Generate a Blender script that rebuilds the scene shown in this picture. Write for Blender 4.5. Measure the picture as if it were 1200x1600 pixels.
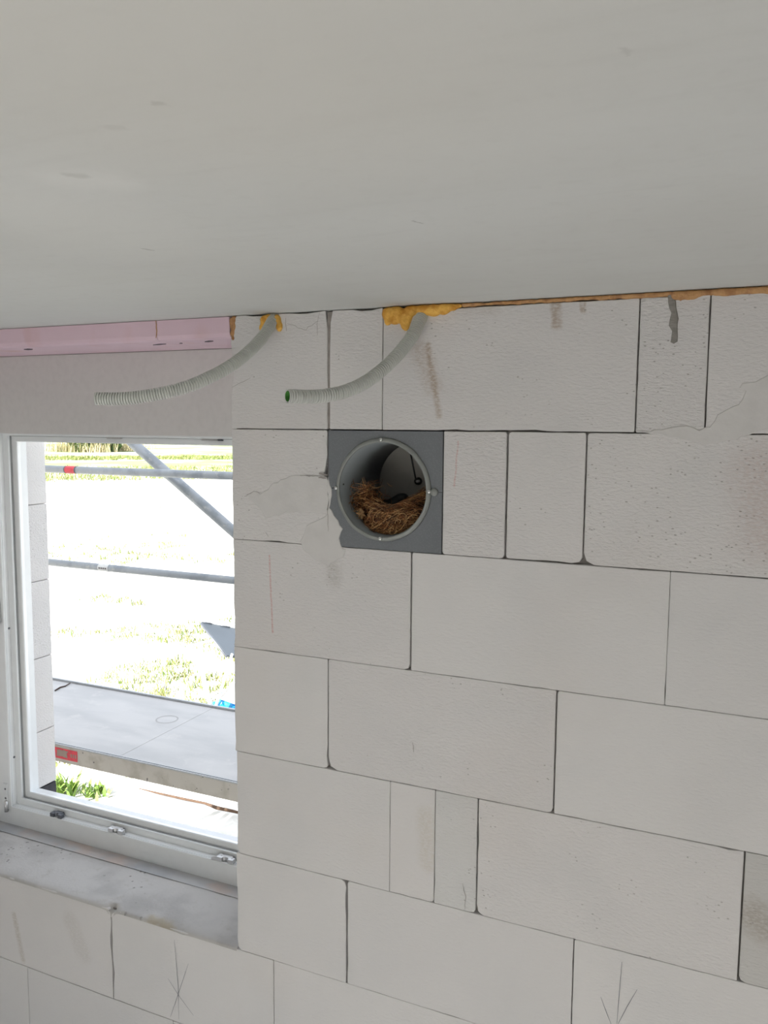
import bpy, bmesh, math, random
from mathutils import Vector, Matrix, noise
for o in list(bpy.data.objects): bpy.data.objects.remove(o)
sc = bpy.context.scene
C = sc.collection

# ------------------------------------------------------------------ camera
# wall face = plane Y 0, X to the right, outdoors +Y, Z 0 = first bed joint under the ceiling
CAM = Vector((1.0683, -1.5579, 0.008)); FPX = 1285.0
YAW, PITCH, ROLL = 0.41824, -0.10385, 0.00797
f_ = Vector((-math.sin(YAW)*math.cos(PITCH), math.cos(YAW)*math.cos(PITCH), math.sin(PITCH)))
r_ = Vector((math.cos(YAW), math.sin(YAW), 0)); u_ = r_.cross(f_)
RT = math.cos(ROLL)*r_ + math.sin(ROLL)*u_
UP = -math.sin(ROLL)*r_ + math.cos(ROLL)*u_
cam = bpy.data.objects.new('camera', bpy.data.cameras.new('camera')); C.objects.link(cam)
M = Matrix((RT, UP, -f_)).transposed().to_4x4(); M.translation = CAM
cam.matrix_world = M
cam.data.sensor_fit = 'VERTICAL'; cam.data.sensor_height = 36; cam.data.lens = 36*FPX/1600
cam.data.clip_start = .02; cam.data.clip_end = 500
sc.camera = cam
def ray(px, py): return f_ + RT*((px-600)/FPX) - UP*((py-800)/FPX)
def hit(px, py, axis=1, val=0.0):
    d = ray(px, py); return CAM + d*((val-CAM[axis])/d[axis])
def W(px, py):
    p = hit(px, py); return (p.x, p.z)
def dep(px, py, t): return CAM + ray(px, py)*t

# ------------------------------------------------------------------ world, sun, exposure
w = bpy.data.worlds.new('world'); sc.world = w; w.use_nodes = True
nt = w.node_tree; nt.nodes.clear()
sky = nt.nodes.new('ShaderNodeTexSky'); sky.sky_type = 'NISHITA'; sky.sun_disc = False
sky.sun_elevation = math.radians(36); sky.sun_rotation = math.radians(202); sky.air_density = 1.0; sky.dust_density = 2.0
mixw = nt.nodes.new('ShaderNodeMix'); mixw.data_type = 'RGBA'; mixw.inputs[0].default_value = .62
hs = nt.nodes.new('ShaderNodeVectorMath'); hs.operation = 'SCALE'; hs.inputs['Scale'].default_value = .12
nt.links.new(sky.outputs[0], hs.inputs[0]); nt.links.new(hs.outputs[0], mixw.inputs['A'])
mixw.inputs['B'].default_value = (.93, .97, 1.02, 1)
bg = nt.nodes.new('ShaderNodeBackground'); bg.inputs[1].default_value = 1.2
wo = nt.nodes.new('ShaderNodeOutputWorld')
nt.links.new(mixw.outputs['Result'], bg.inputs[0]); nt.links.new(bg.outputs[0], wo.inputs[0])
SUN = Vector((-.24, -.70, .53)).normalized()
sl = bpy.data.lights.new('sun', 'SUN'); sl.energy = 7.0; sl.angle = math.radians(.6); sl.color = (1, .985, .955)
so = bpy.data.objects.new('sun', sl); C.objects.link(so); so.rotation_euler = SUN.to_track_quat('Z', 'Y').to_euler()
so.location = (-6, -6, 9)
def portal(name, loc, rot, sx, sy):      # marks a wall opening so the sky is sampled through it; adds no light
    l = bpy.data.lights.new(name, 'AREA'); l.shape = 'RECTANGLE'; l.size = sx; l.size_y = sy; l.cycles.is_portal = True
    o = bpy.data.objects.new(name, l); C.objects.link(o); o.location = loc; o.rotation_euler = rot; return o
portal('portal_back', (.3, -3.0, -1.45), (math.radians(90), 0, 0), 1.5, 1.6)
portal('portal_window', (-.52, .36, -.6), (math.radians(-90), 0, 0), .9, 1.1)
sc.view_settings.view_transform = 'Standard'; sc.view_settings.look = 'None'
sc.view_settings.gamma = 1; sc.view_settings.use_curve_mapping = False
sc.view_settings.exposure = 1.20
sc.cycles.use_denoising = True; sc.cycles.max_bounces = 10; sc.cycles.diffuse_bounces = 7
sc.cycles.sample_clamp_indirect = 6; sc.cycles.caustics_reflective = False; sc.cycles.caustics_refractive = False

# ------------------------------------------------------------------ materials
def srgb(r, g, b):
    f = lambda c: (c/255/12.92) if c/255 <= .04045 else ((c/255+.055)/1.055)**2.4
    return (f(r), f(g), f(b), 1)
class Mat:
    def __init__(s, name, col, rough=.85, metal=0.0):
        s.m = bpy.data.materials.new(name); s.m.use_nodes = True; s.t = s.m.node_tree
        s.b = s.t.nodes['Principled BSDF']; s.col = None
        s.b.inputs['Base Color'].default_value = col; s.b.inputs['Roughness'].default_value = rough
        s.b.inputs['Metallic'].default_value = metal; s.base = col; s.bump = None
        g = s.n('ShaderNodeNewGeometry'); s.pos = g.outputs['Position']; s.geo = g
    def n(s, t, **k):
        x = s.t.nodes.new(t)
        for a, v in k.items(): setattr(x, a, v)
        return x
    def l(s, a, b): s.t.links.new(a, b)
    def mapped(s, sc3, off=(0, 0, 0)):
        m = s.n('ShaderNodeMapping'); s.l(s.pos, m.inputs[0]); m.inputs['Scale'].default_value = sc3; m.inputs['Location'].default_value = off
        return m.outputs[0]
    def noise(s, scale, sc3=(1, 1, 1), detail=3, rough=.5, off=(0, 0, 0), dist=0):
        x = s.n('ShaderNodeTexNoise'); x.inputs['Scale'].default_value = scale; x.inputs['Detail'].default_value = detail
        x.inputs['Roughness'].default_value = rough; x.inputs['Distortion'].default_value = dist
        s.l(s.mapped(sc3, off), x.inputs['Vector']); return x.outputs[0]
    def rng(s, v, a, b, c=0.0, d=1.0, smooth=True):
        x = s.n('ShaderNodeMapRange'); x.interpolation_type = 'SMOOTHSTEP' if smooth else 'LINEAR'
        for i, q in zip((1, 2, 3, 4), (a, b, c, d)): x.inputs[i].default_value = q
        s.l(v, x.inputs[0]); return x.outputs[0]
    def math(s, op, a, b=None):
        x = s.n('ShaderNodeMath', operation=op)
        for i, v in enumerate((a, b)):
            if v is None: continue
            if isinstance(v, (int, float)): x.inputs[i].default_value = v
            else: s.l(v, x.inputs[i])
        return x.outputs[0]
    def mix(s, fac, col):            # lay col over the current colour
        x = s.n('ShaderNodeMix', data_type='RGBA')
        if isinstance(fac, (int, float)): x.inputs[0].default_value = fac
        else: s.l(fac, x.inputs[0])
        if s.col is None: x.inputs['A'].default_value = s.base
        else: s.l(s.col, x.inputs['A'])
        if isinstance(col, tuple): x.inputs['B'].default_value = col
        else: s.l(col, x.inputs['B'])
        s.col = x.outputs['Result']; s.l(s.col, s.b.inputs['Base Color']); return s
    def addbump(s, h, strength=.3, dist=.001):
        x = s.n('ShaderNodeBump'); x.inputs['Strength'].default_value = strength; x.inputs['Distance'].default_value = dist
        s.l(h, x.inputs['Height'])
        if s.bump is not None: s.l(s.bump, x.inputs['Normal'])
        s.bump = x.outputs[0]; s.l(s.bump, s.b.inputs['Normal']); return s
    def seg(s, a, b, r0, r1, wob=0.0, flat=False):   # soft capsule mask in wall coordinates (X, Z)
        vm = lambda op: s.n('ShaderNodeVectorMath', operation=op)
        z = vm('MULTIPLY'); s.l(s.pos, z.inputs[0]); z.inputs[1].default_value = (1, 1, 0) if flat else (1, 0, 1); p = z.outputs[0]
        A = Vector(a) if flat else Vector((a[0], 0, a[1])); B = (Vector(b) if flat else Vector((b[0], 0, b[1]))) - A
        if wob:
            nz = s.n('ShaderNodeTexNoise'); nz.inputs['Scale'].default_value = 45; nz.inputs['Detail'].default_value = 4; s.l(s.pos, nz.inputs['Vector'])
            c = vm('SUBTRACT'); s.l(nz.outputs['Color'], c.inputs[0]); c.inputs[1].default_value = (.5, .5, .5)
            k = vm('MULTIPLY'); s.l(c.outputs[0], k.inputs[0]); k.inputs[1].default_value = (wob, wob, 0) if flat else (wob, 0, wob)
            ad = vm('ADD'); s.l(p, ad.inputs[0]); s.l(k.outputs[0], ad.inputs[1]); p = ad.outputs[0]
        pa = vm('SUBTRACT'); s.l(p, pa.inputs[0]); pa.inputs[1].default_value = A
        d = vm('DOT_PRODUCT'); s.l(pa.outputs[0], d.inputs[0]); d.inputs[1].default_value = B/max(B.length_squared, 1e-9)
        h = s.n('ShaderNodeClamp'); s.l(d.outputs['Value'], h.inputs[0])
        k = vm('SCALE'); k.inputs[0].default_value = B; s.l(h.outputs[0], k.inputs['Scale'])
        e = vm('SUBTRACT'); s.l(pa.outputs[0], e.inputs[0]); s.l(k.outputs[0], e.inputs[1])
        ln = vm('LENGTH'); s.l(e.outputs[0], ln.inputs[0])
        return s.rng(ln.outputs['Value'], r0, r1, 1, 0)
def plain(name, col, rough=.85, metal=0.0, var=.12, scale=30, bump=.0, bdist=.001, bscale=200):
    m = Mat(name, col, rough, metal)
    if var:
        n = m.noise(scale, detail=4); m.mix(m.rng(n, .35, .75, 0, 1), tuple(c*(1-var) for c in col[:3])+(1,))
    if bump: m.addbump(m.noise(bscale, detail=3), bump, bdist)
    return m

AACCOL = (.70, .682, .674, 1)
def aac(name, stains=(), pores=.5, tint=AACCOL, grain=1.0):
    m = Mat(name, tint, .95)
    oi = m.n('ShaderNodeObjectInfo'); rnd = oi.outputs['Random']
    m.mix(m.math('MULTIPLY', rnd, .45), tuple(c*k for c, k in zip(tint[:3], (.93, .93, .94)))+(1,))
    m.mix(m.rng(m.noise(5, detail=4), .42, .72, 0, .45), tuple(c*k for c, k in zip(tint[:3], (.90, .91, .92)))+(1,))
    m.mix(m.rng(m.noise(3.1, off=(4, 2, 1)), .5, .75, 0, .35), tuple(c*k for c, k in zip(tint[:3], (.97, .93, .90)))+(1,))
    v = m.n('ShaderNodeTexVoronoi'); v.inputs['Scale'].default_value = 70; m.l(m.mapped((1, 1, 1.6)), v.inputs['Vector'])
    spot = m.rng(v.outputs['Distance'], .10, .17, 1, 0)
    keep = m.rng(m.noise(11, off=(7, 0, 3), detail=2), .62-.16*pores, .70-.12*pores)
    pore = m.math('MULTIPLY', m.math('MULTIPLY', spot, keep), .55 if pores > 0 else 0.0)
    m.mix(pore, (.30, .27, .25, 1))
    for (a, b, r0, r1, col, k, wob) in stains:
        msk = m.seg(a, b, r0, r1, wob)
        br = m.rng(m.noise(120, sc3=(1, 1, 2.2), detail=3), .36, .6, .35, 1)
        m.mix(m.math('MULTIPLY', m.math('MULTIPLY', msk, br), k), col)
    m.addbump(m.noise(150, sc3=(.55, 1, 1.5), detail=3, rough=.6), .7*grain, .003)
    m.addbump(m.noise(14, detail=3), .25, .004)
    m.addbump(m.math('MULTIPLY', pore, -1.0), .5, .003)
    return m.m
def px(l): return [W(*p) for p in l]
BR = srgb(150, 122, 92); RED = srgb(200, 120, 115); GRY = srgb(150, 146, 138)
MAT = {}
MAT['aac'] = aac('aerated_concrete')
MAT['aac_smooth'] = aac('aerated_concrete_fine', pores=-.6, grain=.5, tint=(.705, .692, .684, 1))
MAT['aac_rough'] = aac('aerated_concrete_porous', pores=1.3, grain=1.5)
MAT['aac_grey'] = aac('aerated_concrete_grey', pores=.8, tint=(.67, .665, .655, 1))
def st(p0, p1, r0, r1, col, k, wob=.004): return (W(*p0), W(*p1), r0, r1, col, k, wob)
MAT['aac_streak'] = aac('aerated_concrete_brown_streak', [st((668, 540), (686, 650), .0005, .010, BR, .55, .006), st((655, 545), (676, 600), .004, .035, BR, .30, .03),
    st((868, 470), (870, 508), .004, .014, BR, .55, .012), st((911, 470), (911, 484), .003, .009, BR, .5, .008), st((735, 475), (770, 478), .004, .03, BR, .18, .02)])
MAT['aac_crayon'] = aac('aerated_concrete_red_crayon', [st((421, 868), (426, 988), .0003, .0034, RED, .5, .004), st((520, 885), (522, 905), .004, .03, srgb(168,164,158), .4, .02)])
MAT['aac_dots'] = aac('aerated_concrete_red_dots', [st((716, 690), (710, 760), .0003, .003, RED, .42, .006)], grain=1.6, pores=-.6)
MAT['aac_pink'] = aac('aerated_concrete_pink_bloom', [st((1190, 740), (1205, 830), .01, .09, srgb(186, 160, 150), .35, .03)], pores=1.5, grain=1.2)
MAT['aac_drip'] = aac('aerated_concrete_drip', [st((22, 1430), (36, 1500), .002, .014, srgb(170, 158, 140), .4, .01), st((110, 1440), (130, 1490), .01, .04, srgb(175, 167, 155), .22, .02)], pores=-.6, grain=.5)
MAT['aac_dirty'] = aac('aerated_concrete_dirty', [st((1180, 1430), (1196, 1450), .006, .05, srgb(150, 138, 122), .5, .03)], tint=(.60, .59, .57, 1))
MAT['aac_yellow'] = aac('aerated_concrete_yellowed', [st((665, 1275), (668, 1350), .006, .03, srgb(192, 182, 162), .3, .02)], pores=-.6, grain=.5)
m = plain('mortar_core', (.30, .28, .265, 1), .95, bump=.4, bdist=.003); MAT['core'] = m.m
m = plain('mortar_smear', (.655, .64, .628, 1), .95, var=.06, scale=25); m.addbump(m.noise(90, detail=4), .35, .002); MAT['patch'] = m.m
m = plain('mortar_grey', (.27, .255, .235, 1), .95, var=.25, scale=60); m.addbump(m.noise(160, sc3=(.5, 1, 1.8), detail=3), .6, .003); MAT['drip'] = m.m
m = plain('joint_mortar', (.33, .30, .28, 1), .95, var=.25, scale=50); m.addbump(m.noise(140), .6, .003); MAT['joint'] = m.m
SILL = -1.2446
# sill: pits, dust and rusty stains
m = Mat('sill_concrete', (.56, .545, .53, 1), .9)
m.mix(m.rng(m.noise(9, detail=5), .42, .7, 0, .75), (.40, .39, .38, 1))
v = m.n('ShaderNodeTexVoronoi'); v.inputs['Scale'].default_value = 55; m.l(m.mapped((1, 1, .2)), v.inputs['Vector'])
spot = m.math('MULTIPLY', m.rng(v.outputs['Distance'], .14, .24, 1, 0), m.rng(m.noise(6, off=(1, 5, 2)), .52, .62))
m.mix(m.rng(m.noise(26, detail=5, rough=.7, off=(2, 2, 0)), .55, .72, 0, .45), (.42, .40, .36, 1))
m.mix(m.math('MULTIPLY', m.seg(tuple(hit(236, 1436, 2, SILL))[:2]+(0,), tuple(hit(266, 1448, 2, SILL))[:2]+(0,), .004, .02, .03, True), .55), srgb(172, 158, 126))
m.mix(m.math('MULTIPLY', spot, .7), (.20, .19, .18, 1)); m.addbump(m.math('MULTIPLY', spot, -1.0), .4, .003)
m.addbump(m.noise(120, detail=3), .4, .002); MAT['sill'] = m.m
# ceiling: pale concrete with faint trowel smears
m = Mat('ceiling_concrete', (.665, .672, .655, 1), .8)
m.mix(m.rng(m.noise(1.6, sc3=(.7, 1.6, 1), detail=5, rough=.6), .4, .7, 0, .5), (.60, .60, .575, 1))
m.mix(m.rng(m.noise(9, sc3=(.35, 2.4, 1), detail=5, rough=.65, dist=.6), .5, .8, 0, .30), (.56, .56, .54, 1))
m.mix(m.rng(m.noise(40, detail=4), .52, .75, 0, .12), (.5, .5, .47, 1))
def cz(p): q_ = hit(*p, 2, .249); return (q_.x, q_.y, 0)
for p0, p1, r0, r1, c_, k_ in (((110, 280), (170, 284), .003, .05, (.78, .78, .76, 1), .5), ((60, 300), (130, 340), .02, .2, (.72, .72, .70, 1), .35), ((60, 340), (200, 380), .02, .2, (.72, .72, .69, 1), .3), ((247, 163), (256, 164), .002, .008, (.42, .42, .40, 1), .7), ((226, 389), (240, 391), .001, .006, (.45, .45, .43, 1), .7),
    ((650, 346), (661, 349), .001, .005, (.42, .42, .40, 1), .7), ((105, 273), (128, 275), .001, .010, (.5, .5, .47, 1), .5), ((170, 199), (188, 200), .001, .008, (.52, .52, .5, 1), .5), ((200, 30), (330, 110), .05, .4, (.68, .655, .60, 1), .45), ((970, 78), (980, 80), .001, .006, (.5, .5, .48, 1), .5)):
    m.mix(m.math('MULTIPLY', m.seg(cz(p0), cz(p1), r0, r1, .03, True), k_), c_)
m.addbump(m.noise(60, detail=4), .06, .002); MAT['ceiling'] = m.m
MAT['floor'] = plain('floor_concrete', (.66, .665, .67, 1), .9, var=.1, scale=3, bump=.2).m
MAT['plainwall'] = plain('plain_wall', (.68, .655, .635, 1), .95, bump=.3, bdist=.002).m
MAT['panel'] = plain('smooth_panel', (.66, .648, .635, 1), .8, var=.05, scale=60, bump=.12, bdist=.001, bscale=300).m
m = Mat('pink_insulation', srgb(226, 200, 212), .6)
m.mix(m.rng(m.noise(9, sc3=(1, 1, .6), detail=4), .55, .72, 0, .45), srgb(214, 176, 178))
m.mix(m.rng(m.noise(4, off=(3, 0, 0), detail=2), .62, .74, 0, .5), srgb(205, 160, 140))
m.addbump(m.noise(120, detail=3), .15, .001); MAT['pink'] = m.m
MAT['gouge'] = plain('dark_gouge', srgb(120, 108, 118), .8, var=.2).m
def foam(name, a, b):
    m = Mat(name, a, .55); m.mix(m.rng(m.noise(45, detail=4), .42, .68), b); m.addbump(m.noise(90, detail=4), .8, .006)
    m.b.inputs['Subsurface Weight'].default_value = .0; return m.m
MAT['foam'] = foam('orange_foam', srgb(242, 190, 88), srgb(212, 148, 50))
MAT['foam_brown'] = foam('brown_foam', srgb(196, 150, 100), srgb(160, 112, 70))
MAT['conduit'] = plain('conduit_plastic', (.63, .64, .61, 1), .45, var=.05).m
MAT['green'] = plain('green_lining', srgb(92, 160, 78), .5, var=.2).m
m = Mat('grey_eps', (.20, .212, .228, 1), .85); v = m.n('ShaderNodeTexVoronoi'); v.inputs['Scale'].default_value = 260; m.l(m.pos, v.inputs['Vector'])
m.mix(m.rng(v.outputs['Distance'], .0, .6, .0, .5), (.15, .16, .175, 1)); m.mix(m.rng(m.noise(700), .68, .76, 0, .4), (.4, .4, .42, 1)); m.addbump(v.outputs['Distance'], .12, .001); MAT['eps'] = m.m
MAT['pvc'] = plain('grey_pvc', (.25, .275, .285, 1), .38, var=.1, scale=12).m
MAT['rim'] = plain('rim_sealant', (.28, .295, .28, 1), .4, var=.15, scale=40, bump=.3, bdist=.002, bscale=120).m
MAT['cap'] = plain('cap_board', (.42, .405, .38, 1), .9, var=.1).m
MAT['capdark'] = plain('cap_dark', (.07, .07, .07, 1), .7).m
MAT['screw'] = plain('zinc_screw', (.75, .75, .74, 1), .3, 1.0, var=.1).m
def straw(name, cols):
    m = Mat(name, cols[0], .7); r = m.geo.outputs['Random Per Island']
    for i, c in enumerate(cols[1:]):
        k = (i+1)/len(cols); m.mix(m.rng(r, k-.02, k+.02), c)
    return m.m
MAT['straw'] = straw('straw', [srgb(165, 114, 70), srgb(126, 82, 48), srgb(190, 144, 94), srgb(92, 60, 38), srgb(150, 98, 58), srgb(222, 182, 128), srgb(74, 50, 34), srgb(112, 72, 42)])
MAT['nest'] = plain('nest_mud', srgb(62, 42, 30), .95, var=.4, scale=80, bump=.8, bdist=.006, bscale=90).m
MAT['leaf'] = plain('dry_leaf', srgb(150, 118, 82), .8, var=.2, scale=60).m
MAT['bird'] = plain('black_feathers', (.012, .012, .013, 1), .6, var=.3, scale=90, bump=.3).m
MAT['beak'] = plain('dark_beak', (.03, .025, .02, 1), .4).m
MAT['upvc'] = plain('window_pvc', (.80, .82, .83, 1), .2, var=.03).m
MAT['gasket'] = plain('grey_gasket', (.30, .31, .31, 1), .6).m
MAT['zinc'] = plain('zinc_plate', (.72, .72, .72, 1), .32, .9, var=.1).m
MAT['darkmetal'] = plain('dark_metal', (.16, .17, .19, 1), .45, .6, var=.2).m
MAT['tape'] = plain('sealing_film', (.48, .475, .485, 1), .3, var=.0).m
m = Mat('sealing_film', (.50, .50, .51, 1), .35); m.mix(m.rng(m.noise(7, detail=3), .5, .66, 0, .55), srgb(205, 180, 165)); m.mix(m.rng(m.noise(5, off=(8, 1, 0)), .5, .62, 0, .5), (.36, .38, .41, 1)); MAT['tape'] = m.m
m = Mat('galvanised_tube', (.27, .29, .31, 1), .45, .2); m.mix(m.rng(m.noise(14, detail=4), .45, .65), (.20, .22, .24, 1)); m.mix(m.rng(m.noise(50, detail=3), .6, .72, 0, .6), (.36, .36, .34, 1)); MAT['tube'] = m.m
m = Mat('deck_plywood', (.50, .49, .48, 1), .7); m.mix(m.rng(m.noise(3, sc3=(1, 3, 1), detail=5), .4, .7), (.43, .425, .42, 1)); m.mix(m.rng(m.noise(12, detail=5, rough=.7), .55, .75, 0, .6), (.56, .54, .52, 1)); MAT['deck'] = m.m
m = Mat('deck_edge', (.50, .46, .40, 1), .8); m.mix(m.rng(m.noise(16, detail=5), .45, .68), (.40, .36, .30, 1)); m.mix(m.rng(m.noise(45, detail=2), .68, .73), (.12, .11, .10, 1)); MAT['edge'] = m.m
MAT['ringmark'] = plain('ring_mark', (.40, .39, .38, 1), .8).m
MAT['alu'] = plain('aluminium_trim', (.42, .43, .44, 1), .4, .5).m
MAT['red'] = plain('red_label', srgb(214, 62, 74), .5, var=.25, scale=60).m
MAT['greylabel'] = plain('worn_label', srgb(150, 130, 118), .7, var=.2).m
MAT['whitelabel'] = plain('white_label', (.7, .7, .68, 1), .6).m
MAT['labelink'] = plain('label_ink', (.12, .10, .10, 1), .6).m
MAT['white'] = plain('white_paint', (.80, .80, .80, 1), .4, var=.03).m
MAT['board'] = plain('grey_sheet', (.06, .072, .085, 1), .35, .0, var=.15, scale=4).m
MAT['blue'] = plain('blue_plastic', srgb(38, 150, 215), .4, var=.2, scale=12).m
MAT['membrane'] = plain('dark_membrane', (.035, .035, .045, 1), .6, var=.4, scale=40).m
MAT['brownband'] = plain('brown_band', srgb(84, 62, 44), .8, var=.3, scale=20).m
MAT['twig'] = plain('twig_bark', srgb(70, 52, 44), .9, var=.3).m
MAT['pencil'] = plain('pencil', (.16, .17, .20, 1), .9, var=.0).m
MAT['crack'] = plain('crack', (.33, .305, .285, 1), .95, var=.0).m
m = Mat('sandy_ground', (.60, .58, .53, 1), .95)
m.mix(m.rng(m.noise(.9, detail=6, rough=.65), .5, .66, 0, .4), (.50, .49, .40, 1)); m.mix(m.rng(m.noise(5, detail=5), .55, .75, 0, .3), (.48, .46, .40, 1))
sx = m.n('ShaderNodeSeparateXYZ'); m.l(m.pos, sx.inputs[0])
dist = m.math('ADD', m.math('MULTIPLY', sx.outputs[0], -.68), m.math('MULTIPLY', sx.outputs[1], .73))
mead = m.rng(dist, 44, 52); mead = m.math('MULTIPLY', mead, m.rng(m.noise(.25, detail=4), .42, .55, .35, 1))
m.mix(mead, (.20, .25, .10, 1)); m.addbump(m.noise(12, detail=5), .6, .03); MAT['ground'] = m.m
MAT['grass'] = straw('grass_blades', [(.17, .23, .04, 1), (.25, .27, .08, 1), (.11, .17, .03, 1), (.32, .28, .12, 1), (.21, .24, .06, 1)])
MAT['weed'] = straw('weed_leaves', [(.18, .28, .05, 1), (.26, .34, .09, 1), (.13, .22, .04, 1)])
MAT['bush'] = straw('bush_leaves', [(.10, .16, .05, 1), (.16, .22, .07, 1), (.07, .12, .04, 1)])
MAT['dry'] = straw('dry_grass', [(.42, .36, .20, 1), (.34, .30, .15, 1), (.48, .42, .26, 1)])

# ------------------------------------------------------------------ helpers
def link(name, me, mat=None, parent=None):
    o = bpy.data.objects.new(name, me); C.objects.link(o)
    if mat: me.materials.append(MAT[mat])
    if parent: o.parent = parent
    return o
def mesh(name, verts, faces, mat, parent=None, smooth=False, recalc=False):
    me = bpy.data.meshes.new(name); me.from_pydata([tuple(v) for v in verts], [], faces)
    if recalc:
        bm = bmesh.new(); bm.from_mesh(me); bmesh.ops.recalc_face_normals(bm, faces=bm.faces); bm.to_mesh(me); bm.free()
    if smooth: me.polygons.foreach_set('use_smooth', [True]*len(me.polygons))
    me.update(); return link(name, me, mat, parent)
def boxes(name, lst, mat, parent=None, bevel=0):
    bm = bmesh.new()
    for (x0, x1, y0, y1, z0, z1) in lst:
        r = bmesh.ops.create_cube(bm, size=1)
        bmesh.ops.scale(bm, vec=(x1-x0, y1-y0, z1-z0), verts=r['verts']); bmesh.ops.translate(bm, vec=((x0+x1)/2, (y0+y1)/2, (z0+z1)/2), verts=r['verts'])
    if bevel: bmesh.ops.bevel(bm, geom=bm.edges[:], offset=bevel, segments=2, affect='EDGES')
    me = bpy.data.meshes.new(name); bm.to_mesh(me); bm.free(); return link(name, me, mat, parent)
def tag(o, label, cat, group=None, kind=None):
    if label: o['label'] = label
    if cat: o['category'] = cat
    if group: o['group'] = group
    if kind: o['kind'] = kind
    return o
def empty(name, loc, label=None, cat=None, group=None):
    o = bpy.data.objects.new(name, None); C.objects.link(o); o.location = loc; o.empty_display_size = .05
    return tag(o, label, cat, group)
def keep(root):
    bpy.context.view_layer.update()
    for ch in root.children:
        ch.matrix_parent_inverse = root.matrix_world.inverted()
        for g in ch.children: g.matrix_parent_inverse = Matrix()
def frames(pts):
    pts = [Vector(p) for p in pts]; T = []
    for i in range(len(pts)): T.append((pts[min(i+1, len(pts)-1)]-pts[max(i-1, 0)]).normalized())
    n = T[0].orthogonal().normalized(); N = []
    for t in T:
        n = (n - t*n.dot(t)).normalized(); N.append(n)
    return pts, T, N
def sweep(name, pts, rad, mat, parent=None, seg=12, caps=True, smooth=True):
    pts, T, N = frames(pts); V = []; F = []
    for i, (p, t, n) in enumerate(zip(pts, T, N)):
        b = t.cross(n); r = rad[i] if isinstance(rad, (list, tuple)) else rad
        for k in range(seg):
            a = 2*math.pi*k/seg; V.append(p + (n*math.cos(a)+b*math.sin(a))*r)
    for i in range(len(pts)-1):
        for k in range(seg):
            k2 = (k+1) % seg; F.append((i*seg+k, i*seg+k2, (i+1)*seg+k2, (i+1)*seg+k))
    if caps: F.append(tuple(range(seg))[::-1]); F.append(tuple((len(pts)-1)*seg+k for k in range(seg)))
    return mesh(name, V, F, mat, parent, smooth)
def prism(name, poly, y0, y1, mat, parent=None, bev=0.0, smooth=False):
    """poly = (x, z) outline counter-clockwise seen from the room; front at y0 (chamfered by bev), back at y1"""
    n = len(poly); V = []; F = []
    def inset(d):
        out = []
        for i in range(n):
            a, b, c = Vector(poly[i-1]), Vector(poly[i]), Vector(poly[(i+1) % n])
            e1 = (b-a); e2 = (c-b)
            if e1.length < 1e-9: e1 = e2
            if e2.length < 1e-9: e2 = e1
            n1 = Vector((-e1.y, e1.x)).normalized(); n2 = Vector((-e2.y, e2.x)).normalized()
            k = n1+n2; k = k/max(k.length_squared/2, .4) if k.length > 1e-6 else n1
            out.append(b + k*d)
        return out
    rings = [(inset(bev), y0), (poly, y0+bev*.8), (poly, y1)] if bev else [(poly, y0), (poly, y1)]
    for pl, y in rings: V += [(p[0], y, p[1]) for p in pl]
    F.append(tuple(range(n)))
    for r in range(len(rings)-1):
        for i in range(n):
            j = (i+1) % n; F.append((r*n+j, r*n+i, (r+1)*n+i, (r+1)*n+j))
    F.append(tuple((len(rings)-1)*n+i for i in range(n))[::-1])
    return mesh(name, V, F, mat, parent, smooth)
def lathe_y(name, prof, cx, cz, mat, parent=None, seg=64, closed=True, smooth=True, rn=None):
    """profile (radius, y) turned about the axis through (cx, cz) along Y"""
    V = []; F = []; m = len(prof)
    for k in range(seg):
        a = 2*math.pi*k/seg
        for r, y in prof:
            rr = r + (rn(a) if rn else 0); V.append((cx+rr*math.cos(a), y, cz+rr*math.sin(a)))
    for k in range(seg):
        k2 = (k+1) % seg
        for i in range(m if closed else m-1):
            j = (i+1) % m; F.append((k*m+i, k*m+j, k2*m+j, k2*m+i))
    return mesh(name, V, F, mat, parent, smooth, recalc=True)
def ribbon(name, pts, wdt, mat, parent, lift=.0006, y=0.0, taper=True):
    """thin raised line drawn on the wall face through (x, z) points"""
    V = []; F = []; n = len(pts)
    for i, p in enumerate(pts):
        a = Vector(pts[max(i-1, 0)]); b = Vector(pts[min(i+1, n-1)]); d = (b-a).normalized(); q = Vector((-d.y, d.x))
        k = wdt/2*(1 if not taper else (.45+.55*math.sin(math.pi*(i+.5)/n)))
        for s in (-1, 1):
            V.append((p[0]+q.x*k*s, y-lift, p[1]+q.y*k*s))
    for i in range(n-1): F.append((2*i, 2*i+2, 2*i+3, 2*i+1))
    return mesh(name, V, F, mat, parent)
def wiggle(pts, step=.008, amp=.002, seed=0):
    rr = random.Random(seed); out = []
    for i in range(len(pts)-1):
        a = Vector(pts[i]); b = Vector(pts[i+1]); k = max(1, int((b-a).length/step))
        for j in range(k):
            p = a.lerp(b, j/k); out.append((p.x+rr.uniform(-amp, amp), p.y+rr.uniform(-amp, amp)))
    out.append(tuple(pts[-1])); return out

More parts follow.
